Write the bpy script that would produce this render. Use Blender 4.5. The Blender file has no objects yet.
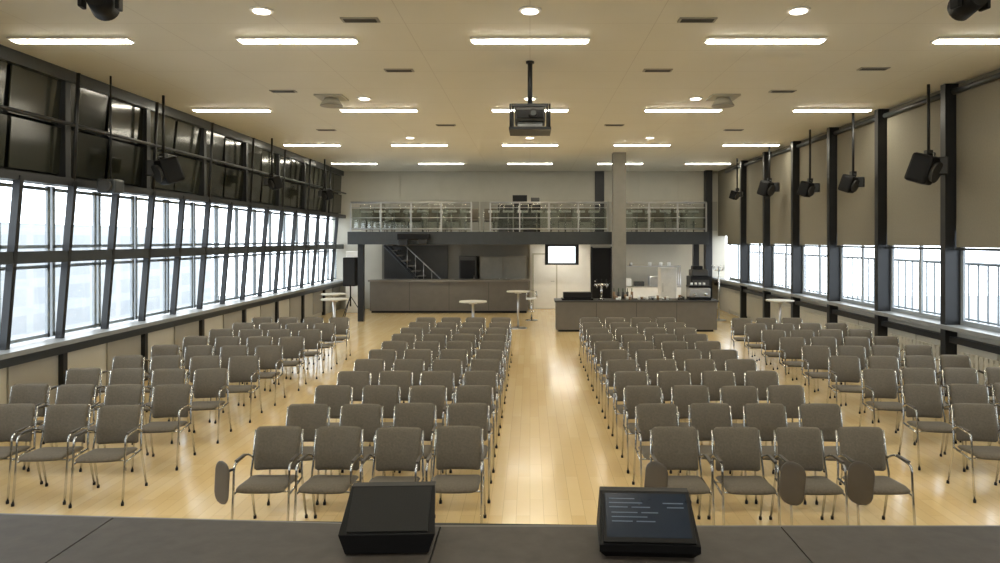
import bpy, bmesh, math, random
from mathutils import Vector, Matrix
random.seed(7)
scene = bpy.context.scene
scene.view_settings.view_transform = 'Standard'

# ------------------------------------------------------------ materials
def mat(name, col, rough=0.5, metal=0.0, var=0.06, scale=6.0, spec=0.5, emit=None, es=0.0, coat=0.0, bump=0.0):
    m = bpy.data.materials.new(name); m.use_nodes = True
    nt = m.node_tree; b = nt.nodes['Principled BSDF']
    tc = nt.nodes.new('ShaderNodeTexCoord'); n = nt.nodes.new('ShaderNodeTexNoise')
    n.inputs['Scale'].default_value = scale; n.inputs['Detail'].default_value = 3
    nt.links.new(tc.outputs['Object'], n.inputs['Vector'])
    r = nt.nodes.new('ShaderNodeValToRGB')
    r.color_ramp.elements[0].position = 0.3; r.color_ramp.elements[1].position = 0.7
    r.color_ramp.elements[0].color = tuple(c*(1-var) for c in col)+(1,)
    r.color_ramp.elements[1].color = tuple(min(1, c*(1+var)) for c in col)+(1,)
    nt.links.new(n.outputs['Fac'], r.inputs['Fac'])
    nt.links.new(r.outputs['Color'], b.inputs['Base Color'])
    b.inputs['Roughness'].default_value = rough; b.inputs['Metallic'].default_value = metal
    b.inputs['Specular IOR Level'].default_value = spec
    b.inputs['Coat Weight'].default_value = coat
    if bump > 0:
        bp = nt.nodes.new('ShaderNodeBump'); bp.inputs['Strength'].default_value = bump
        bp.inputs['Distance'].default_value = 0.005
        nt.links.new(n.outputs['Fac'], bp.inputs['Height']); nt.links.new(bp.outputs['Normal'], b.inputs['Normal'])
    if emit:
        b.inputs['Emission Color'].default_value = tuple(emit)+(1,)
        b.inputs['Emission Strength'].default_value = es
    return m

def brickmat(name, c1, c2, mortar, bw, rh, ms, rough, rot=0, offset=0.0, coat=0.0, coord='Object', bias=0.0):
    m = bpy.data.materials.new(name); m.use_nodes = True
    nt = m.node_tree; b = nt.nodes['Principled BSDF']
    tc = nt.nodes.new('ShaderNodeTexCoord'); mp = nt.nodes.new('ShaderNodeMapping')
    mp.inputs['Rotation'].default_value = (0, 0, rot)
    br = nt.nodes.new('ShaderNodeTexBrick'); br.offset = offset
    br.inputs['Color1'].default_value = c1+(1,); br.inputs['Color2'].default_value = c2+(1,)
    br.inputs['Mortar'].default_value = mortar+(1,)
    br.inputs['Scale'].default_value = 1; br.inputs['Brick Width'].default_value = bw
    br.inputs['Row Height'].default_value = rh; br.inputs['Mortar Size'].default_value = ms
    br.inputs['Bias'].default_value = bias
    nt.links.new(tc.outputs[coord], mp.inputs['Vector']); nt.links.new(mp.outputs['Vector'], br.inputs['Vector'])
    n = nt.nodes.new('ShaderNodeTexNoise'); n.inputs['Scale'].default_value = 1.3; n.inputs['Detail'].default_value = 5
    nt.links.new(tc.outputs[coord], n.inputs['Vector'])
    mx = nt.nodes.new('ShaderNodeMix'); mx.data_type = 'RGBA'; mx.blend_type = 'SOFT_LIGHT'
    mx.inputs[0].default_value = 0.2
    nt.links.new(br.outputs['Color'], mx.inputs[6])
    bw_ = nt.nodes.new('ShaderNodeRGBToBW'); nt.links.new(n.outputs['Color'], bw_.inputs[0])
    nt.links.new(bw_.outputs[0], mx.inputs[7])
    nt.links.new(mx.outputs[2], b.inputs['Base Color'])
    b.inputs['Roughness'].default_value = rough; b.inputs['Coat Weight'].default_value = coat
    b.inputs['Coat Roughness'].default_value = 0.14
    return m

def glassmat(name, tint, gl):
    m = bpy.data.materials.new(name); m.use_nodes = True
    nt = m.node_tree; nt.nodes.clear()
    o = nt.nodes.new('ShaderNodeOutputMaterial'); mx = nt.nodes.new('ShaderNodeMixShader')
    t = nt.nodes.new('ShaderNodeBsdfTransparent'); g = nt.nodes.new('ShaderNodeBsdfGlossy')
    t.inputs[0].default_value = tint+(1,); g.inputs['Roughness'].default_value = 0.03
    mx.inputs[0].default_value = gl
    nt.links.new(t.outputs[0], mx.inputs[1]); nt.links.new(g.outputs[0], mx.inputs[2]); nt.links.new(mx.outputs[0], o.inputs[0])
    return m

M = {}
M['floor'] = brickmat('oak_parquet', (0.90,0.68,0.34), (0.84,0.60,0.28), (0.66,0.46,0.21), 1.1, 0.13, 0.002, 0.26, rot=math.pi/2, offset=0.37, coat=0.6)
M['ceiling'] = brickmat('ceiling_panels', (0.80,0.78,0.69), (0.79,0.77,0.68), (0.66,0.63,0.55), 1.5, 1.2, 0.005, 0.6)
M['wallcream'] = mat('wall_cream', (0.54,0.52,0.45), 0.7, var=0.03, scale=2)
M['backpanel'] = mat('back_wall_panel', (0.36,0.345,0.30), 0.6, var=0.04, scale=2)
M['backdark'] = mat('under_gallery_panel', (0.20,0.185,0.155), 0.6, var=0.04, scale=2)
M['white'] = mat('white_paint', (0.88,0.87,0.84), 0.5, var=0.02)
M['dark'] = mat('dark_steel', (0.020,0.021,0.023), 0.4, 0.3)
M['black'] = mat('black_plastic', (0.006,0.006,0.007), 0.5, spec=0.25)
M['rail'] = mat('grey_rail', (0.06,0.066,0.07), 0.35, 0.5)
M['sill'] = mat('window_sill', (0.26,0.27,0.27), 0.35)
M['frame'] = mat('window_frame_grey', (0.32,0.35,0.38), 0.4)
M['smoke'] = mat('smoked_panel', (0.022,0.023,0.016), 0.12, 0.0, var=0.3, scale=1.5, spec=0.6)
M['blind'] = mat('roller_blind_fabric', (0.22,0.20,0.155), 0.85, var=0.04, scale=30)
M['fabric'] = mat('chair_upholstery', (0.155,0.134,0.104), 0.9, var=0.12, scale=60, bump=0.3)
M['chrome'] = mat('chrome', (0.55,0.55,0.53), 0.22, 1.0, var=0.03)
M['shell'] = mat('chair_shell', (0.07,0.060,0.048), 0.5)
M['tablet'] = mat('writing_tablet', (0.095,0.080,0.064), 0.45, var=0.1)
M['stage'] = mat('stage_deck', (0.050,0.041,0.035), 0.6, var=0.2, scale=9, bump=0.4)
M['alu'] = mat('aluminium_edge', (0.16,0.15,0.14), 0.4, 0.8)
M['tube'] = mat('fluorescent_tube', (1,1,1), 0.5, emit=(1.0,0.935,0.76), es=47)
M['lamp'] = mat('downlight_glow', (1,1,1), 0.5, emit=(1.0,0.93,0.78), es=8)
M['counter'] = mat('bar_front', (0.135,0.122,0.103), 0.5, var=0.05)
M['countertop'] = mat('bar_top', (0.20,0.18,0.155), 0.3)
M['darkgrey'] = mat('dark_grey', (0.04,0.039,0.037), 0.5)
M['steel'] = mat('brushed_steel', (0.55,0.55,0.55), 0.3, 1.0)
M['concrete'] = mat('column_concrete', (0.22,0.21,0.185), 0.7)
M['glass'] = glassmat('window_glass', (0.97,0.99,1.0), 0.06)
M['railglass'] = glassmat('railing_glass', (0.72,0.75,0.72), 0.08)
M['screen'] = mat('tv_screen', (0.8,0.85,0.9), 0.3, emit=(0.8,0.9,1.0), es=1.2)
M['monscreen'] = mat('monitor_screen', (0.012,0.017,0.026), 0.2, var=0.2, emit=(0.2,0.4,0.7), es=0.02)
M['text'] = mat('monitor_text', (0.08,0.12,0.17), 0.5, emit=(0.4,0.55,0.75), es=0.06)
M['grille'] = mat('speaker_grille', (0.008,0.008,0.008), 0.6, 0.2, var=0.5, scale=300)
M['bottle'] = mat('bottle_green', (0.03,0.08,0.03), 0.15)
M['brown'] = mat('brown_cardboard', (0.25,0.16,0.09), 0.7)
M['cup'] = mat('cup_white', (0.8,0.8,0.78), 0.3)
M['facade'] = brickmat('neighbour_facade', (0.29,0.30,0.31), (0.27,0.285,0.30), (0.33,0.34,0.35), 3.0, 1.6, 0.3, 0.8, coord='UV')
M['ground'] = mat('outdoor_ground', (0.34,0.35,0.35), 0.9, var=0.1, scale=0.4)
M['baluster'] = mat('balustrade_paint', (0.16,0.18,0.20), 0.5)

# ------------------------------------------------------------ mesh builder
class B:
    def __init__(s): s.bm = bmesh.new(); s.m = []
    def idx(s, k):
        if k not in s.m: s.m.append(k)
        return s.m.index(k)
    def box(s, c, d, k, rot=None, bev=0.0):
        r = bmesh.ops.create_cube(s.bm, size=1.0)
        vs = r['verts']
        mt = Matrix.Translation(Vector(c)) @ ((rot.to_4x4()) if rot else Matrix.Identity(4)) @ Matrix.Diagonal((d[0], d[1], d[2], 1))
        bmesh.ops.transform(s.bm, matrix=mt, verts=vs)
        fs = set(f for v in vs for f in v.link_faces)
        i = s.idx(k)
        for f in fs: f.material_index = i
        if bev > 0:
            es = list(set(e for v in vs for e in v.link_edges))
            rr = bmesh.ops.bevel(s.bm, geom=es, offset=bev, segments=2, affect='EDGES', profile=0.5)
            for f in rr['faces']: f.material_index = i
        return s
    def b2(s, x0, x1, y0, y1, z0, z1, k, bev=0.0):
        return s.box(((x0+x1)/2, (y0+y1)/2, (z0+z1)/2), (abs(x1-x0), abs(y1-y0), abs(z1-z0)), k, bev=bev)
    def cyl(s, p0, p1, r, k, seg=12, r2=None):
        p0 = Vector(p0); p1 = Vector(p1); d = p1-p0
        q = d.to_track_quat('Z', 'Y').to_matrix().to_4x4()
        res = bmesh.ops.create_cone(s.bm, cap_ends=True, segments=seg, radius1=r, radius2=(r if r2 is None else r2), depth=d.length)
        bmesh.ops.transform(s.bm, matrix=Matrix.Translation((p0+p1)/2) @ q, verts=res['verts'])
        i = s.idx(k)
        for f in set(f for v in res['verts'] for f in v.link_faces):
            f.material_index = i
            if len(f.verts) == 4: f.smooth = True
        return s
    def tube(s, pts, r, k, seg=7, fillet=0.0):
        pts = [Vector(p) for p in pts]
        if fillet > 0:
            out = [pts[0]]
            for a, b, c in zip(pts, pts[1:], pts[2:]):
                fa = min(fillet, (a-b).length*0.45); fc = min(fillet, (c-b).length*0.45)
                p = b+(a-b).normalized()*fa; q = b+(c-b).normalized()*fc
                for t in (0, 0.25, 0.5, 0.75, 1):
                    out.append(p*(1-t)**2+b*2*t*(1-t)+q*t*t)
            out.append(pts[-1]); pts = out
        i = s.idx(k); rings = []
        up = Vector((0.13, 0.21, 0.97)).normalized(); prev = None
        for n, p in enumerate(pts):
            if n == 0: t = pts[1]-p
            elif n == len(pts)-1: t = p-pts[-2]
            else: t = (pts[n+1]-p).normalized()+(p-pts[n-1]).normalized()
            t.normalize()
            if prev is None:
                prev = t.cross(up)
                if prev.length < 0.1: prev = t.cross(Vector((1, 0, 0)))
            u = (prev - t*prev.dot(t)).normalized(); prev = u; w = t.cross(u)
            rings.append([s.bm.verts.new(p+(u*math.cos(a)+w*math.sin(a))*r) for a in [2*math.pi*j/seg for j in range(seg)]])
        for a, b in zip(rings, rings[1:]):
            for j in range(seg):
                f = s.bm.faces.new((a[j], a[(j+1) % seg], b[(j+1) % seg], b[j])); f.material_index = i; f.smooth = True
        for rg in (rings[0][::-1], rings[-1]):
            f = s.bm.faces.new(rg); f.material_index = i
        return s
    def pillow(s, W, H, T, r, fn, k, k2=None, n=12):
        """closed padded slab; fn(u,v,t) -> position, u in +-W, v in +-H"""
        i = s.idx(k); j2 = s.idx(k2 or k)
        prm = [-math.cos(math.pi*a/n) for a in range(n+1)]
        prm = [0.6*p+0.4*(2*a/n-1) for a, p in enumerate(prm)]
        def P(a, b, sg):
            v = prm[b]*H; e = abs(v)-(H-r)
            w = W if e <= 0 else W-r+math.sqrt(max(0, r*r-e*e))
            u = prm[a]*w
            pr = math.sqrt(max(0, 1-abs(prm[a])**8))*math.sqrt(max(0, 1-abs(prm[b])**8))
            return fn(u, v, sg*T*pr)
        F = {}; K = {}
        for a in range(n+1):
            for b in range(n+1):
                v = s.bm.verts.new(P(a, b, 1)); F[a, b] = v
                K[a, b] = v if a in (0, n) or b in (0, n) else s.bm.verts.new(P(a, b, -1))
        for a in range(n):
            for b in range(n):
                for D, m_, rev in ((F, i, False), (K, j2, True)):
                    q = [D[a, b], D[a+1, b], D[a+1, b+1], D[a, b+1]]
                    if rev: q.reverse()
                    f = s.bm.faces.new(q); f.material_index = m_; f.smooth = True
        return s
    def prism(s, prof, x0, x1, k, taper=None):
        """profile in (y,z), extruded along x"""
        i = s.idx(k)
        tp = taper or (lambda y, z: 1.0)
        A = [s.bm.verts.new((x0*tp(y, z), y, z)) for y, z in prof]; C = [s.bm.verts.new((x1*tp(y, z), y, z)) for y, z in prof]
        n = len(prof); fs = [s.bm.faces.new(A), s.bm.faces.new(C[::-1])]
        for j in range(n): fs.append(s.bm.faces.new((A[j], C[j], C[(j+1) % n], A[(j+1) % n])))
        for f in fs: f.material_index = i
        return s
    def mesh(s, name):
        bmesh.ops.recalc_face_normals(s.bm, faces=s.bm.faces[:])
        me = bpy.data.meshes.new(name); s.bm.to_mesh(me); s.bm.free()
        for k in s.m: me.materials.append(M[k])
        return me
    def obj(s, name, loc=(0, 0, 0), rot=(0, 0, 0)):
        return put(s.mesh(name), name, loc, rot)

def put(me, name, loc=(0, 0, 0), rot=(0, 0, 0), sc=1.0):
    o = bpy.data.objects.new(name, me); scene.collection.objects.link(o)
    o.location = loc; o.rotation_euler = rot; o.scale = (sc, sc, sc)
    return o
def RX(a): return Matrix.Rotation(a, 3, 'X')
def RY(a): return Matrix.Rotation(a, 3, 'Y')
def RZ(a): return Matrix.Rotation(a, 3, 'Z')

XL, XR, YF, YB, HC = -7.2, 7.1, -3.0, 26.5, 5.2

# ------------------------------------------------------------ room shell
B().b2(XL-0.3, XR+0.3, YF-0.2, YB+0.2, -0.2, 0, 'floor').obj('floor')
B().b2(XL-0.3, XR+0.3, YF-0.2, YB+0.2, HC, HC+0.2, 'ceiling').obj('ceiling')
B().b2(XL-0.3, XR+0.3, YF-0.2, YF, 0, HC, 'wallcream').obj('wall_front')
w = B(); w.b2(XL-0.3, XR+0.3, YB, YB+0.2, 0, HC, 'wallcream')
for i in range(9):
    x = -6.4+i*1.5
    w.b2(x+0.02, x+1.48, YB-0.03, YB, 2.95, 4.05, 'backpanel').b2(x+0.02, x+1.48, YB-0.03, YB, 4.10, 5.15, 'wallcream')
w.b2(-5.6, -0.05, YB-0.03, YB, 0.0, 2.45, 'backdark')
w.b2(0.0, 2.28, YB-0.08, YB, 0, 2.45, 'white')
w.b2(2.45, 2.80, YB-0.09, YB-0.03, 2.82, HC, 'dark')  # dark gallery column, built into the back wall mesh
w.obj('wall_back')

# left wall
w = B(); w.b2(XL-0.3, XL, YF, YB, 0, 1.05, 'wallcream').b2(XL-0.3, XL-0.05, YF, YB, 3.5, HC, 'dark')
posts = [-2.86+1.13*k for k in range(27)]
for n, y in enumerate(posts[:-1]):
    w.b2(XL, XL+0.03, y+0.06, y+1.07, 0.12, 0.95, 'backpanel' if n % 2 else 'wallcream')
w.obj('wall_left')
B().b2(XL-0.1, XL+0.28, YF, YB, 1.03, 1.10, 'sill').obj('trim_1')
B().b2(XL+0.0, XL+0.14, YF, YB-0.04, 0.88, 1.02, 'rail').obj('trim_2')
t = B()
t.b2(XL-0.06, XL+0.16, YF, YB-0.04, 2.27, 2.44, 'rail')
t.b2(XL-0.06, XL+0.24, YF, YB-0.04, 3.42, 3.54, 'dark')
t.tube([(XL+0.25, YF+0.1, 4.35), (XL+0.25, YB-0.1, 4.35)], 0.03, 'dark', 8)
t.b2(XL, XL+0.16, YF, YB-0.04, 5.02, 5.2, 'rail')
for n, y in enumerate(posts[1:-1]):
    if n % 2 == 1:
        t.b2(XL-0.02, XL+0.14, y-0.06, y+0.06, 3.5, HC, 'dark')
        t.b2(XL, XL+0.10, y-0.05, y+0.05, 0, 1.03, 'dark')
        t.tube([(XL+0.22, y, 3.5), (XL+0.30, y, 5.15)], 0.03, 'dark', 6)
    a = math.atan2(0.20, 2.4)
    t.box((XL+0.11, y, 2.28), (0.10, 0.07, 2.42), 'dark', rot=RY(a))
for n in range(26):
    y = posts[n]
    if y+1.05 > YB-0.05: continue
    for zc in (3.95, 4.70):
        t.box((XL+0.05, y+0.565, zc), (0.02, 1.04, 0.70), 'smoke', rot=RY(random.uniform(0.03, 0.12)) @ RZ(random.uniform(-0.015, 0.015)))
t.obj('inclined_window_facade')
wn = 1
for n in range(0, 26, 2):
    y0, y1 = posts[n], min(posts[n+2], YB-0.05)
    w = B(); x = XL-0.10
    w.b2(x-0.01, x+0.01, y0+0.03, y1-0.03, 1.12, 3.42, 'glass')
    for yy in (y0+0.05, y0+1.08, y0+1.20, y1-0.06):
        w.b2(x-0.05, x-0.012, yy-0.03, yy+0.03, 1.12, 3.42, 'frame')
    for zz in (1.16, 2.20, 2.50, 3.37):
        w.b2(x-0.05, x-0.012, y0+0.03, y1-0.03, zz-0.025, zz+0.025, 'frame')
    w.obj('window_%d' % wn); wn += 1

# right wall
cols = [-1.8+2.25*k for k in range(13)]
w = B(); w.b2(XR, XR+0.3, YF, YB, 0, 1.12, 'wallcream').b2(XR+0.02, XR+0.3, YF, YB, 2.75, HC, 'blind')
for k in range(12):
    w.b2(XR-0.03, XR, cols[k]+0.1, cols[k]+1.1, 0.12, 1.0, 'wallcream').b2(XR-0.03, XR, cols[k]+1.14, cols[k]+2.14, 0.12, 1.0, 'wallcream')
w.b2(XR+0.02, XR+0.2, YF, -1.87, 1.12, 2.75, 'wallcream')
w.obj('wall_right')
B().b2(XR-0.25, XR+0.12, YF, YB, 1.12, 1.19, 'sill').obj('trim_3')
B().b2(XR-0.14, XR-0.03, YF, YB-0.04, 0.90, 1.0, 'dark').obj('trim_4')
for k in range(12):
    B().b2(XR-0.20, XR+0.1, cols[k]-0.07, cols[k]+0.07, 0, HC, 'dark').obj('steel_column')
    y0, y1 = cols[k]+0.07, min(cols[k]+2.18, YB-0.03)
    b = B(); b.b2(XR-0.035, XR-0.02, y0+0.03, y1-0.03, 2.47+random.uniform(-.02, .03), 5.02, 'blind')
    b.cyl((XR-0.07, y0+0.02, 5.06), (XR-0.07, y1-0.02, 5.06), 0.05, 'rail').b2(XR-0.045, XR-0.01, y0+0.03, y1-0.03, 2.43, 2.47, 'rail')
    b.obj('roller_blind')
    w = B(); x = XR+0.10; ym = (y0+y1)/2
    w.b2(x-0.01, x+0.01, y0, y1, 1.19, 2.75, 'glass')
    w.b2(x-0.05, x-0.011, y0, y1, 1.19, 1.27, 'frame')
    for yy in (y0+0.04, ym, y1-0.04): w.b2(x-0.05, x-0.011, yy-0.035, yy+0.035, 1.27, 2.75, 'frame')
    w.obj('window_%d' % wn); wn += 1

# exterior
B().b2(-70, 70, -40, 70, -3.3, -3.0, 'ground').obj('outdoor_ground')
def facade(name, x, y0, y1, z1):
    me = bpy.data.meshes.new(name)
    x2 = x+(10 if x > 0 else -10)
    me.from_pydata([(x, y0, -3), (x, y1, -3), (x, y1, z1), (x, y0, z1), (x2, y0, -3), (x2, y1, -3), (x2, y1, z1), (x2, y0, z1)], [],
                   [(0, 1, 2, 3), (3, 2, 6, 7), (4, 0, 3, 7), (1, 5, 6, 2)])
    uv = me.uv_layers.new()
    for p in me.polygons:
        for li in p.loop_indices:
            v = me.vertices[me.loops[li].vertex_index].co
            uv.data[li].uv = ((v.y+0.2*v.x), v.z)
    me.materials.append(M['facade']); put(me, name)
facade('neighbour_building', -24, 2, 30, 2.9)
facade('neighbour_building', -30, 34, 66, 3.6)
facade('neighbour_building', 34, 8, 50, 1.6)
b = B(); x = 8.3
b.tube([(x, YF, 2.15), (x, YB, 2.15)], 0.03, 'baluster'); b.tube([(x, YF, 1.1), (x, YB, 1.1)], 0.02, 'baluster')
y = YF
while y < YB:
    b.b2(x-0.012, x+0.012, y-0.012, y+0.012, 0.9, 2.15, 'baluster'); y += 0.28
b.b2(7.46, 8.5, YF, YB, 0.75, 0.9, 'ground')
b.obj('exterior_balustrade')

# ------------------------------------------------------------ ceiling fittings
b = B(); b.b2(-0.77, 0.77, -0.10, 0.10, -0.03, 0.0, 'white').b2(-0.74, 0.74, -0.07, 0.07, -0.042, -0.03, 'tube')
lm = b.mesh('fluorescent_ceiling_light')
for Y in (-0.6, 4.2, 9.05, 13.9, 19.0, 23.6):
    for X in (-5.92, -3.0, 0, 3.04, 6.0):
        put(lm, 'fluorescent_ceiling_light', (X, Y, HC))
b = B(); b.cyl((0, 0, -0.02), (0, 0, 0), 0.13, 'white', 24).cyl((0, 0, -0.03), (0, 0, -0.02), 0.09, 'lamp', 24); dm = b.mesh('ceiling_downlight')
for Y in (7.9, 12.8, 17.7, 2.9):
    for X in (-3.03, 0, 3.03): put(dm, 'ceiling_downlight', (X, Y, HC))
b = B(); b.b2(-0.22, 0.22, -0.08, 0.08, -0.015, 0, 'backpanel')
for i in range(3): b.b2(-0.19, 0.19, -0.055+i*0.042, -0.03+i*0.042, -0.022, -0.015, 'darkgrey')
am = b.mesh('air_vent')
for X, Y in ((-2.0, 8.25), (1.97, 8.25), (-2.0, 10.7), (1.95, 10.7), (-4.3, 12.2), (4.4, 12.2), (-1.9, 15.8), (1.9, 15.8), (-4.8, 16.5), (4.8, 16.5), (5.2, 10.6)):
    put(am, 'air_vent', (X, Y, HC))
b = B(); b.b2(-0.25, 0.25, -0.25, 0.25, -0.03, 0, 'wallcream').cyl((0, 0, -0.16), (0, 0, -0.03), 0.20, 'wallcream', 20, 0.12).cyl((0, 0, -0.175), (0, 0, -0.16), 0.2, 'backpanel', 20)
cm = b.mesh('ceiling_loudspeaker')
for X in (-3.6, 3.5): put(cm, 'ceiling_loudspeaker', (X, 12.7, HC))

# projector
b = B(); b.cyl((0, 0, -0.03), (0, 0, 0), 0.06, 'dark', 20).cyl((0, 0, -0.62), (0, 0, -0.03), 0.035, 'dark')
b.b2(-0.27, 0.27, -0.05, 0.05, -0.66, -0.62, 'dark')
for x in (-0.25, 0.25): b.b2(x-0.015, x+0.015, -0.03, 0.03, -0.95, -0.64, 'dark')
b.box((0, 0.05, -0.80), (0.44, 0.5, 0.20), 'darkgrey', bev=0.02).b2(-0.30, 0.30, -0.26, 0.36, -1.03, -0.99, 'dark')
b.box((0, -0.21, -0.80), (0.38, 0.03, 0.12), 'black', bev=0.005)
b.cyl((0.05, -0.30, -0.80), (0.05, -0.2, -0.80), 0.06, 'black', 20).cyl((0.05, -0.305, -0.80), (0.05, -0.30, -0.80), 0.04, 'rail', 20)
for x in (-0.28, 0.28):
    for y in (-0.24, 0.34): b.cyl((x, y, -1.0), (x, y, -0.66), 0.012, 'dark', 8)
b.box((0, 0.05, -0.94), (0.36, 0.4, 0.07), 'sill', bev=0.01)
b.obj('ceiling_projector', (0, 10.2, HC))

# moving head lamps near stage
b = B(); b.cyl((0, 0, -0.12), (0, 0, 0), 0.04, 'dark').box((0, 0, -0.18), (0.40, 0.26, 0.12), 'black', bev=0.02)
for x in (-0.19, 0.19): b.box((x, 0, -0.36), (0.05, 0.14, 0.30), 'black', bev=0.015)
b.cyl((0, 0.16, -0.46), (0, -0.12, -0.40), 0.15, 'black', 24, 0.12).cyl((0, 0.19, -0.47), (0, 0.15, -0.46), 0.13, 'darkgrey', 24)
mh = b.mesh('moving_head_stage_light')
for X in (-4.05, 4.15): put(mh, 'moving_head_stage_light', (X, 6.6, HC), (0, 0, 0.2), 0.83)

# spotlights hung on ceiling poles along the walls
def spot(X, Y, z, side, s=1.0, pole=True):
    b = B()
    if pole: b.cyl((0, 0, 0.05), (0, 0, HC-z), 0.025, 'dark', 8)
    b.box((0, 0, 0.05), (0.10, 0.10, 0.10), 'dark')
    for yy in (-0.19*s, 0.19*s): b.tube([(0, 0, 0.05), (0, yy, 0.03), (-side*0.08, yy, -0.2*s)], 0.014, 'dark', 6, 0.04)
    R = RZ(side*0.7) @ RX(0.35)
    b.box((-side*0.10, 0, -0.20*s), (0.36*s, 0.34*s, 0.46*s), 'black', rot=R, bev=0.05*s)
    c = Vector((-side*0.10, 0, -0.20*s)); f = R @ Vector((0, -1, 0))
    b.cyl(c+f*0.17*s, c+f*0.23*s, 0.15*s, 'darkgrey', 20, 0.17*s)
    b.box((side*0.18*s, -0.02, -0.16*s), (0.22*s, 0.2*s, 0.28*s), 'dark', rot=RZ(-side*0.5), bev=0.02)
    b.obj('hanging_spotlight', (X, Y, z))
spot(6.66, 11.7, 4.0, 1, 1.05)
for X, Y, z, s in ((6.6, 14.3, 3.9, 0.75), (6.6, 16.5, 3.95, 0.75), (6.6, 19.3, 4.2, 0.9), (6.6, 22.3, 4.15, 0.6)): spot(X, Y, z, 1, s)
for X, Y, z, s in ((-6.6, 12.6, 4.05, 1.0), (-6.6, 17.9, 4.2, 0.7), (-6.6, 22.5, 4.2, 0.7)): spot(X, Y, z, -1, s)
b = B(); b.box((0, 0, 0), (0.30, 0.26, 0.22), 'rail', bev=0.03).cyl((0, 0, 0.1), (0, 0, HC-3.45), 0.015, 'dark', 8).cyl((0, -0.18, 0), (0, -0.13, 0), 0.1, 'darkgrey', 16)
b.obj('wall_spotlight', (-6.65, 11.1, 3.45))

# ------------------------------------------------------------ stage
b = B()
xs = [XL+0.45, -6.2, -4.3, -2.4, -0.5, 1.4, 3.3, 5.2, XR-0.28]
yE = 3.93
for a, c in zip(xs, xs[1:]):
    for y0, y1 in ((YF+0.02, -1.0), (-1.0, 1.45), (1.45, yE)):
        b.b2(a+0.004, c-0.004, y0+0.004, y1-0.02, 0.93, 1.0, 'stage')
b.b2(xs[0], xs[-1], YF+0.02, yE-0.03, 0.90, 0.93, 'black')
for a, c in zip(xs, xs[1:]):
    b.b2(a, c, yE-0.02, yE, 0.92, 0.998, 'alu').b2(a, c, yE-0.06, yE-0.04, 0, 0.9, 'black')
for x in xs[1:-1]:
    for y in (-2.5, 0.2, 2.6): b.cyl((x, y, 0), (x, y, 0.9), 0.03, 'alu')
for v in b.bm.verts:
    if v.co.y > 3.5 and v.co.x < -0.6: v.co.y += (-v.co.x-0.6)*0.07
b.obj('stage_platform')

# stage wedges
b = B(); prof = [(-0.17, 0), (0.20, 0), (0.23, 0.05), (0.15, 0.31), (0.08, 0.31), (-0.17, 0.11)]
b.prism(prof, -0.25, 0.25, 'black', lambda y, z: 0.86 if z < 0.06 else 1.0-0.09*max(0, z-0.11)/0.2)
ang = math.atan2(0.20, 0.25); n = Vector((0, -math.sin(ang), math.cos(ang)))
b.box(Vector((0, -0.045, 0.21))+n*0.004, (0.42, 0.29, 0.012), 'grille', rot=RX(ang), bev=0.003)
for x in (-0.2, 0.2):
    for y in (-0.12, 0.15): b.cyl((x, y, -0.006), (x, y, 0.0), 0.02, 'black')
b.obj('stage_monitor_speaker', (-0.735, 3.71, 1.006), (0, 0, 0.04)).scale = (0.98, 0.88, 0.86)
b = B(); prof = [(-0.14, 0), (0.18, 0), (0.20, 0.04), (0.16, 0.29), (0.10, 0.29), (-0.17, 0.08), (-0.17, 0.04)]
b.prism(prof, -0.26, 0.26, 'black', lambda y, z: 0.88 if z < 0.01 else 1.0-0.06*max(0, z-0.08)/0.2)
a_, c_ = Vector((0, -0.17, 0.08)), Vector((0, 0.10, 0.29)); d_ = c_-a_; nn = Vector((0, -d_.z, d_.y)).normalized()
def P(u, v, o): return a_+d_*v+Vector((u, 0, 0))+nn*o
ang2 = math.atan2(d_.z, d_.y)
b.box(P(0, 0.5, 0.004), (0.48, 0.32, 0.02), 'black', rot=RX(ang2), bev=0.004)
b.box(P(0, 0.52, 0.0145), (0.44, 0.275, 0.003), 'monscreen', rot=RX(ang2))
lines = [(0.82, -0.20, -0.06), (0.74, -0.20, -0.02), (0.66, -0.20, -0.10), (0.66, -0.08, 0.02), (0.56, -0.19, -0.05), (0.56, -0.03, 0.06), (0.48, -0.19, 0.0), (0.40, -0.19, -0.08), (0.40, -0.06, 0.04), (0.74, 0.09, 0.2), (0.66, 0.11, 0.2)]
for v, u0, u1 in lines: b.box(P((u0+u1)/2, v, 0.0165), (u1-u0, 0.006, 0.001), 'text', rot=RX(ang2))
b.obj('confidence_monitor', (0.61, 3.67, 1.0), (0, 0, -0.05)).scale = (0.97, 0.97, 0.86)

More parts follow.
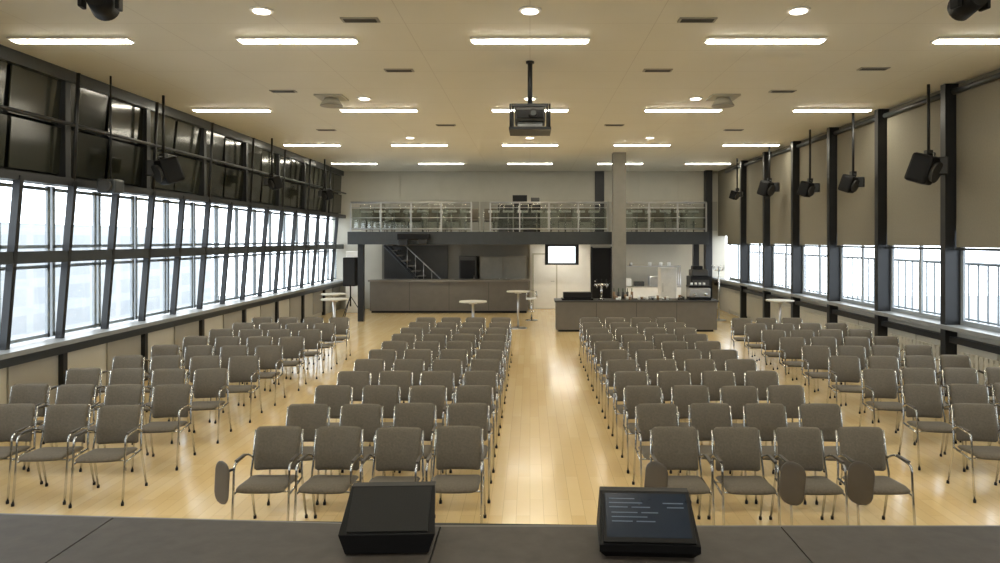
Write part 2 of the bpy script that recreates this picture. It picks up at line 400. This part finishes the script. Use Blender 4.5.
# ------------------------------------------------------------ chairs
def chair_mesh(tablet=False):
    b = B()
    bend = lambda u: 0.03*(u/0.22)**2
    lean = 0.20
    def back(u, v, t):
        z = 0.675+v*math.cos(lean); y = 0.215+(v+0.18)*math.sin(lean)+0.02*(v/0.19)**2
        return Vector((u, y-bend(u)-t*math.cos(lean), z+t*math.sin(lean)*0.3))
    b.pillow(0.205, 0.195, 0.020, 0.022, back, 'fabric', 'fabric')
    def seat(u, v, t):
        z = 0.45-0.015*(v/0.23)-(0.02*max(0, -v-0.14)/0.09)-0.008*(1-(u/0.23)**2)
        return Vector((u, v-0.015, z+t))
    b.pillow(0.215, 0.22, 0.028, 0.045, seat, 'fabric', 'shell')
    for s in (-1, 1):
        x = 0.238*s
        b.tube([(x, -0.24, 0.008), (x, -0.19, 0.40), (x, -0.17, 0.655), (x, 0.12, 0.665), (x*0.95, 0.235, 0.60)], 0.0105, 'chrome', 7, 0.06)
        b.tube([(x, 0.32, 0.008), (x*0.98, 0.20, 0.43), (x*0.93, 0.235, 0.60), (x*0.90, 0.285, 0.84)], 0.0105, 'chrome', 7, 0.06)
        b.box((x, -0.03, 0.676), (0.028, 0.20, 0.014), 'shell', bev=0.005)
        b.tube([(x, -0.195, 0.40), (x*0.98, 0.20, 0.42)], 0.010, 'chrome', 6)
        for y in (-0.24, 0.32): b.cyl((x, y, 0), (x, y, 0.03), 0.015, 'black', 8)
    for y in (-0.12, 0.14): b.tube([(-0.235, y, 0.405), (0.235, y, 0.405)], 0.010, 'chrome', 6)
    if tablet:
        R = RZ(-0.62) @ RY(0.08)
        c = Vector((-0.275, -0.33, 0.56))
        def tb(u, v, t): return c+R @ Vector((u, t, v))
        b.pillow(0.105, 0.185, 0.008, 0.10, tb, 'tablet', 'tablet', n=14)
        b.tube([(-0.238, -0.175, 0.62), (-0.25, -0.23, 0.63), (-0.27, -0.32, 0.60)], 0.012, 'black', 6, 0.03)
    return b.mesh('conference_chair')
CH = chair_mesh(); CT = chair_mesh(True)
def chair(X, D, rot=0, t=False):
    put(CT if t else CH, 'conference_chair', (X+random.uniform(-0.008, 0.008), D-0.29+random.uniform(-0.025, 0.025), 0), (0, 0, rot+random.uniform(-0.03, 0.03)))
for k in range(11):
    D = 6.5+0.92*k
    for i in range(4):
        chair(-2.33+0.56*i, D, 0.0, k == 0 and i == 0)
        chair(1.33+0.575*i, D, 0.0, k == 0 and i in (0, 2, 3))
for k in range(9):
    for i in range(4):
        chair(-4.25-0.58*i, 7.35+1.04*k+0.02*i, 0.10)
for k in range(9):
    for i in range(4):
        if i == 3 and k == 8: continue
        chair(4.66+0.57*i, 7.4+1.02*k+0.03*i, -0.12)

# ------------------------------------------------------------ gallery
b = B()
b.b2(-5.7, 5.6, 22.0, YB-0.1, 2.5, 2.80, 'concrete').b2(-5.72, 5.62, 21.93, 22.0, 2.46, 2.86, 'rail')
for x in (-5.4, 5.3): b.b2(x-0.09, x+0.09, 22.3, 22.48, 0, 2.5, 'dark')
for x0, x1 in ((-5.65, -1.85), (-1.25, 2.45), (2.85, 5.55)):
    b.tube([(x0, 22.05, 3.78), (x1, 22.05, 3.78)], 0.03, 'steel', 8)
    b.tube([(x0, 22.05, 3.62), (x1, 22.05, 3.62)], 0.012, 'steel', 6)
    b.tube([(x0, 22.05, 3.30), (x1, 22.05, 3.30)], 0.012, 'steel', 6)
    b.tube([(x0, 22.05, 2.95), (x1, 22.05, 2.95)], 0.02, 'steel', 6)
    n = max(2, round((x1-x0)/0.95))
    for i in range(n+1):
        x = x0+(x1-x0)*i/n
        b.b2(x-0.02, x+0.02, 22.02, 22.08, 2.80, 3.78, 'steel')
        if i < n: b.b2(x+0.05, x+(x1-x0)/n-0.05, 22.045, 22.055, 2.98, 3.58, 'railglass')
b.obj('gallery')
b = B(); b.cyl((0, 0, 0), (0, 0, 0.02), 0.2, 'chrome', 20).cyl((0, 0, 0.02), (0, 0, 0.68), 0.025, 'chrome').cyl((0, 0, 0.68), (0, 0, 0.74), 0.18, 'cup', 20)
b.tube([(-0.17, 0.05, 0.74), (-0.15, 0.17, 0.95), (0.15, 0.17, 0.95), (0.17, 0.05, 0.74)], 0.018, 'chrome', 6, 0.06)
b.tube([(0.12, 0, 0.3), (0.0, -0.13, 0.3), (-0.12, 0, 0.3), (0, 0.13, 0.3), (0.12, 0, 0.3)], 0.01, 'chrome', 6, 0.05)
sm = b.mesh('bar_stool')
for i in range(24):
    x = -5.3+i*0.46
    if abs(x-2.65) < 0.25 or abs(x+1.5) < 0.2: continue
    put(sm, 'bar_stool', (x, 22.6+random.uniform(-.1, .15), 2.805), (0, 0, random.uniform(-0.5, 0.5)))
for i in range(17):
    x = -5.1+i*0.63
    if -1.3 < x < 0.6 or 2.1 < x < 3.1: continue
    put(CH, 'conference_chair', (x, 23.5+random.uniform(-.05, .05), 2.805), (0, 0, random.uniform(-0.1, 0.1)))
b = B()
b.box((0, 0, 0.55), (0.9, 0.6, 1.1), 'black', bev=0.02)
for i in range(5): b.box((0, -0.302, 0.18+i*0.19), (0.8, 0.02, 0.13), 'darkgrey', bev=0.004)
b.box((-0.75, 0, 0.5), (0.5, 0.5, 1.0), 'darkgrey', bev=0.02).box((-0.25, 0, 1.22), (0.5, 0.4, 0.24), 'black', bev=0.01).box((0.28, 0, 1.18), (0.3, 0.35, 0.16), 'darkgrey', bev=0.01)
b.obj('sound_equipment_rack', (-0.1, 24.3, 2.805))
b = B(); b.b2(-1.0, 1.0, -0.3, 0.3, 0.72, 0.76, 'cup')
for x in (-0.9, 0.9):
    for y in (-0.25, 0.25): b.cyl((x, y, 0), (x, y, 0.72), 0.02, 'chrome')
tm = b.mesh('folding_table')
put(tm, 'folding_table', (-3.9, 24.6, 2.805)); put(tm, 'folding_table', (4.2, 24.6, 2.805))

B().b2(2.47, 2.85, 20.75, 21.13, 0, HC, 'concrete').obj('concrete_column')
B().b2(6.55, 6.8, 26.1, 26.4, 0, HC, 'dark').obj('corner_column')

# ------------------------------------------------------------ under the gallery
b = B(); y = YB-0.09
b.b2(0.14, 0.98, y-0.05, y, 0.02, 2.05, 'white').b2(0.09, 0.14, y-0.06, y, 0, 2.1, 'wallcream').b2(0.98, 1.03, y-0.06, y, 0, 2.1, 'wallcream').b2(0.09, 1.03, y-0.06, y, 2.05, 2.1, 'wallcream').cyl((0.90, y-0.1, 1.05), (0.90, y-0.05, 1.05), 0.02, 'steel').cyl((0.90, y-0.1, 1.05), (0.78, y-0.1, 1.05), 0.012, 'steel')
b.obj('door_1')
b = B(); b.b2(2.36, 3.05, YB-0.10, YB-0.03, 0, 2.3, 'black').b2(2.30, 2.36, YB-0.12, YB-0.03, 0, 2.35, 'dark').b2(3.04, 3.1, YB-0.12, YB-0.03, 0, 2.35, 'dark').cyl((2.45, YB-0.18, 1.05), (2.45, YB-0.1, 1.05), 0.02, 'steel')
b.obj('door_2')
b = B(); b.box((0, 0, 0), (1.22, 0.06, 0.74), 'black', bev=0.01).box((0, -0.031, 0), (0.98, 0.004, 0.60), 'screen').cyl((0, 0.03, 0), (0, 0.2, 0), 0.05, 'black').cyl((0, 0.2, 0), (0, 0.2, 0.42), 0.03, 'black')
b.obj('wall_tv_screen', (1.15, 25.3, 2.07))

b = B()
b.b2(-5.7, -0.07, 24.9, 25.5, 0.08, 1.12, 'counter').b2(-5.75, -0.02, 24.82, 25.55, 1.12, 1.18, 'countertop').b2(-5.65, -0.12, 24.95, 25.45, 0, 0.08, 'black')
for i in range(1, 4): b.b2(-5.7+i*1.41-0.004, -5.7+i*1.41+0.004, 24.896, 24.9, 0.1, 1.1, 'black')
b.obj('bar_counter')
# staircase behind bar
b = B()
for i in range(13):
    z = 2.42-i*0.19; x = -5.3+i*0.19
    if z < 0.1: break
    b.b2(x, x+0.25, 25.7, 26.35, z-0.04, z, 'counter')
for y in (25.68, 26.37):
    b.tube([(-5.35, y, 2.40), (-3.05, y, 0.02)], 0.05, 'dark', 6)
b.tube([(-4.6, 25.66, 2.42), (-3.1, 25.66, 1.0)], 0.022, 'steel', 6)
for i in range(5):
    x = -4.5+i*0.3; z = 2.40-(x+5.35)*1.03
    b.cyl((x, 25.66, z), (x, 25.66, 2.42-(x+4.6)*0.947), 0.012, 'steel', 6)
b.b2(-5.5, -3.1, 26.40, 26.46, 0.0, 2.4, 'darkgrey')
b.obj('staircase')
b = B(); b.box((0, 0, 1.0), (1.7, 0.5, 2.0), 'backdark', bev=0.01)
for x in (-0.42, 0.42): b.box((x, -0.255, 1.0), (0.8, 0.02, 1.9), 'concrete', bev=0.004).cyl((x-0.3*(1 if x > 0 else -1), -0.29, 0.9), (x-0.3*(1 if x > 0 else -1), -0.29, 1.2), 0.012, 'steel')
b.obj('storage_cabinet', (-1.0, 26.1, 0))
b = B(); b.box((0, 0, 1.0), (0.65, 0.6, 2.0), 'darkgrey', bev=0.02).box((0, -0.31, 1.05), (0.55, 0.02, 1.6), 'black', bev=0.005).cyl((0.24, -0.35, 0.9), (0.24, -0.35, 1.3), 0.012, 'steel')
b.obj('bar_fridge', (-2.3, 26.1, 0))
b = B(); b.box((0, 0, 1.1), (0.55, 0.5, 2.2), 'white', bev=0.02).box((0, -0.26, 1.3), (0.45, 0.02, 1.5), 'cup', bev=0.005)
b.obj('tall_white_cabinet', (-6.3, 25.2, 0))
b = B(); b.box((0, 0, 1.55), (0.42, 0.38, 0.95), 'black', bev=0.03).box((0, -0.2, 1.55), (0.36, 0.02, 0.86), 'grille').cyl((0, 0, 0.4), (0, 0, 1.1), 0.025, 'black')
for a in (0.3, 2.4, 4.5): b.tube([(0, 0, 0.75), (0.45*math.cos(a), 0.45*math.sin(a), 0.01)], 0.014, 'black', 6)
b.obj('loudspeaker_on_stand', (-5.95, 23.2, 0))
b = B(); b.box((0, 0, -0.1), (1.0, 0.3, 0.2), 'black', bev=0.03).box((-0.3, -0.1, -0.28), (0.3, 0.25, 0.2), 'dark', bev=0.03).box((0.3, -0.1, -0.26), (0.28, 0.25, 0.16), 'dark', bev=0.03)
b.obj('gallery_spotlight_bar', (-3.6, 21.7, 2.80))

# right bar
b = B()
b.b2(0.74, 5.29, 19.8, 20.5, 0.06, 0.84, 'counter').b2(0.70, 5.33, 19.75, 20.55, 0.84, 0.89, 'darkgrey').b2(0.8, 5.2, 19.85, 20.45, 0, 0.06, 'black')
for i in range(1, 4): b.b2(0.74+i*1.137-0.004, 0.74+i*1.137+0.004, 19.796, 19.8, 0.1, 0.82, 'black')
b.obj('serving_bar')
T = 0.892
b = B(); b.b2(-0.45, 0.45, -0.2, 0.2, 0, 0.04, 'black').box((0, 0, 0.13), (0.8, 0.34, 0.17), 'black', bev=0.02); b.obj('black_serving_box', (1.35, 20.1, T))
b = B(); b.box((0, 0, 0.2), (0.6, 0.42, 0.28), 'steel', bev=0.03).b2(-0.3, 0.3, -0.25, 0.2, 0, 0.05, 'black').box((0, 0.02, 0.38), (0.62, 0.44, 0.06), 'black', bev=0.01)
for x in (-0.15, 0.15): b.cyl((x, -0.26, 0.12), (x, -0.26, 0.2), 0.035, 'chrome').cyl((x, -0.33, 0.15), (x, -0.26, 0.16), 0.012, 'black')
for x in (-0.2, -0.08, 0.04, 0.16): b.cyl((x, 0, 0.41), (x, 0, 0.48), 0.035, 'cup', 10)
b.obj('espresso_machine', (4.85, 20.15, T))
b = B(); b.cyl((0, 0, 0), (0, 0, 0.04), 0.09, 'chrome', 16).cyl((0, 0, 0.04), (0, 0, 0.42), 0.035, 'chrome').cyl((-0.2, 0, 0.42), (0.2, 0, 0.42), 0.04, 'chrome')
for x in (-0.14, 0, 0.14): b.tube([(x, 0, 0.42), (x, -0.12, 0.42), (x, -0.13, 0.33)], 0.012, 'chrome', 6, 0.03).cyl((x, -0.02, 0.46), (x, -0.04, 0.58), 0.014, 'black', 8)
b.obj('beer_tap', (2.05, 20.1, T))
b = B()
for i in range(34):
    x = random.uniform(-0.95, 1.05); y = random.uniform(-0.22, 0.22)
    b.cyl((x, y, 0), (x, y, random.choice([0.06, 0.09, 0.12])), 0.035, random.choice(['cup', 'darkgrey', 'steel', 'brown']), 8, 0.04)
for i in range(5):
    x = -0.9+i*0.13; b.cyl((x, 0.26, 0), (x, 0.26, 0.2), 0.035, random.choice(['bottle', 'brown', 'darkgrey']), 8).cyl((x, 0.26, 0.2), (x, 0.26, 0.3), 0.012, 'bottle', 6)
b.obj('cups_and_bottles', (3.35, 20.15, T))
b = B()
b.b2(-1.2, 1.2, -0.25, 0.25, 0.88, 0.92, 'steel').b2(-1.2, 1.2, -0.22, 0.22, 0.1, 0.88, 'white').b2(-1.2, 1.2, -0.2, 0.2, 1.62, 1.65, 'steel')
for x in (-1.18, 1.18):
    for y in (-0.18, 0.18): b.cyl((x, y, 0), (x, y, 1.68), 0.018, 'steel')
b.box((-0.8, 0, 1.05), (0.4, 0.3, 0.26), 'cup', bev=0.01).box((-0.3, 0, 1.0), (0.35, 0.3, 0.16), 'darkgrey', bev=0.01).box((0.3, 0, 1.1), (0.5, 0.35, 0.36), 'steel', bev=0.02).box((0.85, 0, 1.02), (0.35, 0.3, 0.2), 'brown', bev=0.01)
for x in (-0.9, -0.6, 0.1, 0.5, 0.8): b.cyl((x, 0, 1.65), (x, 0, 1.78), 0.06, random.choice(['cup', 'steel']), 10)
b.obj('kitchen_work_shelf', (4.3, 25.7, 0))
b = B(); b.b2(-0.3, 0.3, -0.3, 0.3, 0, 1.5, 'black').box((0, -0.31, 0.85), (0.5, 0.02, 1.1), 'darkgrey', bev=0.005).box((0, 0, 1.6), (0.5, 0.5, 0.2), 'darkgrey', bev=0.03).box((-0.05, 0.0, 1.75), (0.3, 0.3, 0.12), 'black', bev=0.02)
b.obj('drinks_machine', (5.15, 21.4, 0))
b = B(); b.box((0, 0, 0.85), (0.55, 0.5, 1.7), 'white', bev=0.03).box((0, -0.26, 0.95), (0.5, 0.02, 1.4), 'cup', bev=0.005).cyl((-0.2, -0.29, 0.9), (-0.2, -0.29, 1.2), 0.012, 'steel')
b.obj('white_refrigerator', (4.55, 23.2, 0))
b = B(); b.cyl((0, 0, 0), (0, 0, 0.03), 0.22, 'steel', 20).cyl((0, 0, 0.03), (0, 0, 1.75), 0.02, 'chrome')
for a in range(6):
    ca, sa = math.cos(a*1.047), math.sin(a*1.047)
    b.tube([(0, 0, 1.6), (0.14*ca, 0.14*sa, 1.62), (0.22*ca, 0.22*sa, 1.78)], 0.012, 'chrome', 6, 0.05)
b.obj('coat_stand', (6.1, 22.6, 0))
b = B(); b.cyl((0, 0, 0), (0, 0, 0.02), 0.26, 'steel', 28).cyl((0, 0, 0.02), (0, 0, 1.07), 0.03, 'steel').cyl((0, 0, 1.07), (0, 0, 1.10), 0.34, 'wallcream', 32).cyl((0, 0, 1.03), (0, 0, 1.07), 0.1, 'steel', 16)
st = b.mesh('standing_table')
for X, Y in ((-1.4, 17.2), (-0.35, 20.6), (-5.0, 17.9), (-5.5, 19.6), (6.25, 17.5)): put(st, 'standing_table', (X, Y, 0))
put(sm, 'bar_stool', (0.05, 22.6, 0))
b = B(); b.b2(-0.5, 0.5, -0.08, 0.08, -0.04, 0, 'white').b2(-0.47, 0.47, -0.06, 0.06, -0.05, -0.04, 'tube'); ul = b.mesh('added_under_gallery_fill')  # fill lights added under the gallery to brighten the white door area
for X in (-3.2, 1.2, 4.3): put(ul, 'added_under_gallery_fill', (X, 24.2, 2.498))
put(ul, 'added_under_gallery_fill', (1.2, 25.75, 2.498))
b = B()
for i in range(14): b.b2(-0.02, 0.02, i*0.12, i*0.12+0.09, 0.15, 0.78, 'wallcream')
b.b2(-0.015, 0.015, 0, 1.65, 0.2, 0.26, 'wallcream').b2(-0.015, 0.015, 0, 1.65, 0.66, 0.72, 'wallcream')
for y in (0.2, 1.4): b.b2(-0.015, 0.015, y, y+0.05, 0, 0.2, 'wallcream')
rm = b.mesh('radiator')
for k in range(4, 12): put(rm, 'radiator', (XR-0.07, cols[k]+0.3, 0))

# ------------------------------------------------------------ world + camera
w = bpy.data.worlds.new('daylight'); scene.world = w; w.use_nodes = True
bg = w.node_tree.nodes['Background']; bg.inputs[0].default_value = (0.90, 0.95, 1.0, 1); bg.inputs[1].default_value = 5.5
cam = bpy.data.cameras.new('camera'); co = bpy.data.objects.new('camera', cam); scene.collection.objects.link(co)
co.location = (0, 0, 2.6); co.rotation_euler = (math.pi/2, 0, 0)
cam.lens = 25.2; cam.sensor_width = 36; cam.shift_x = -0.030; cam.shift_y = -0.0415; cam.clip_end = 300
scene.camera = co
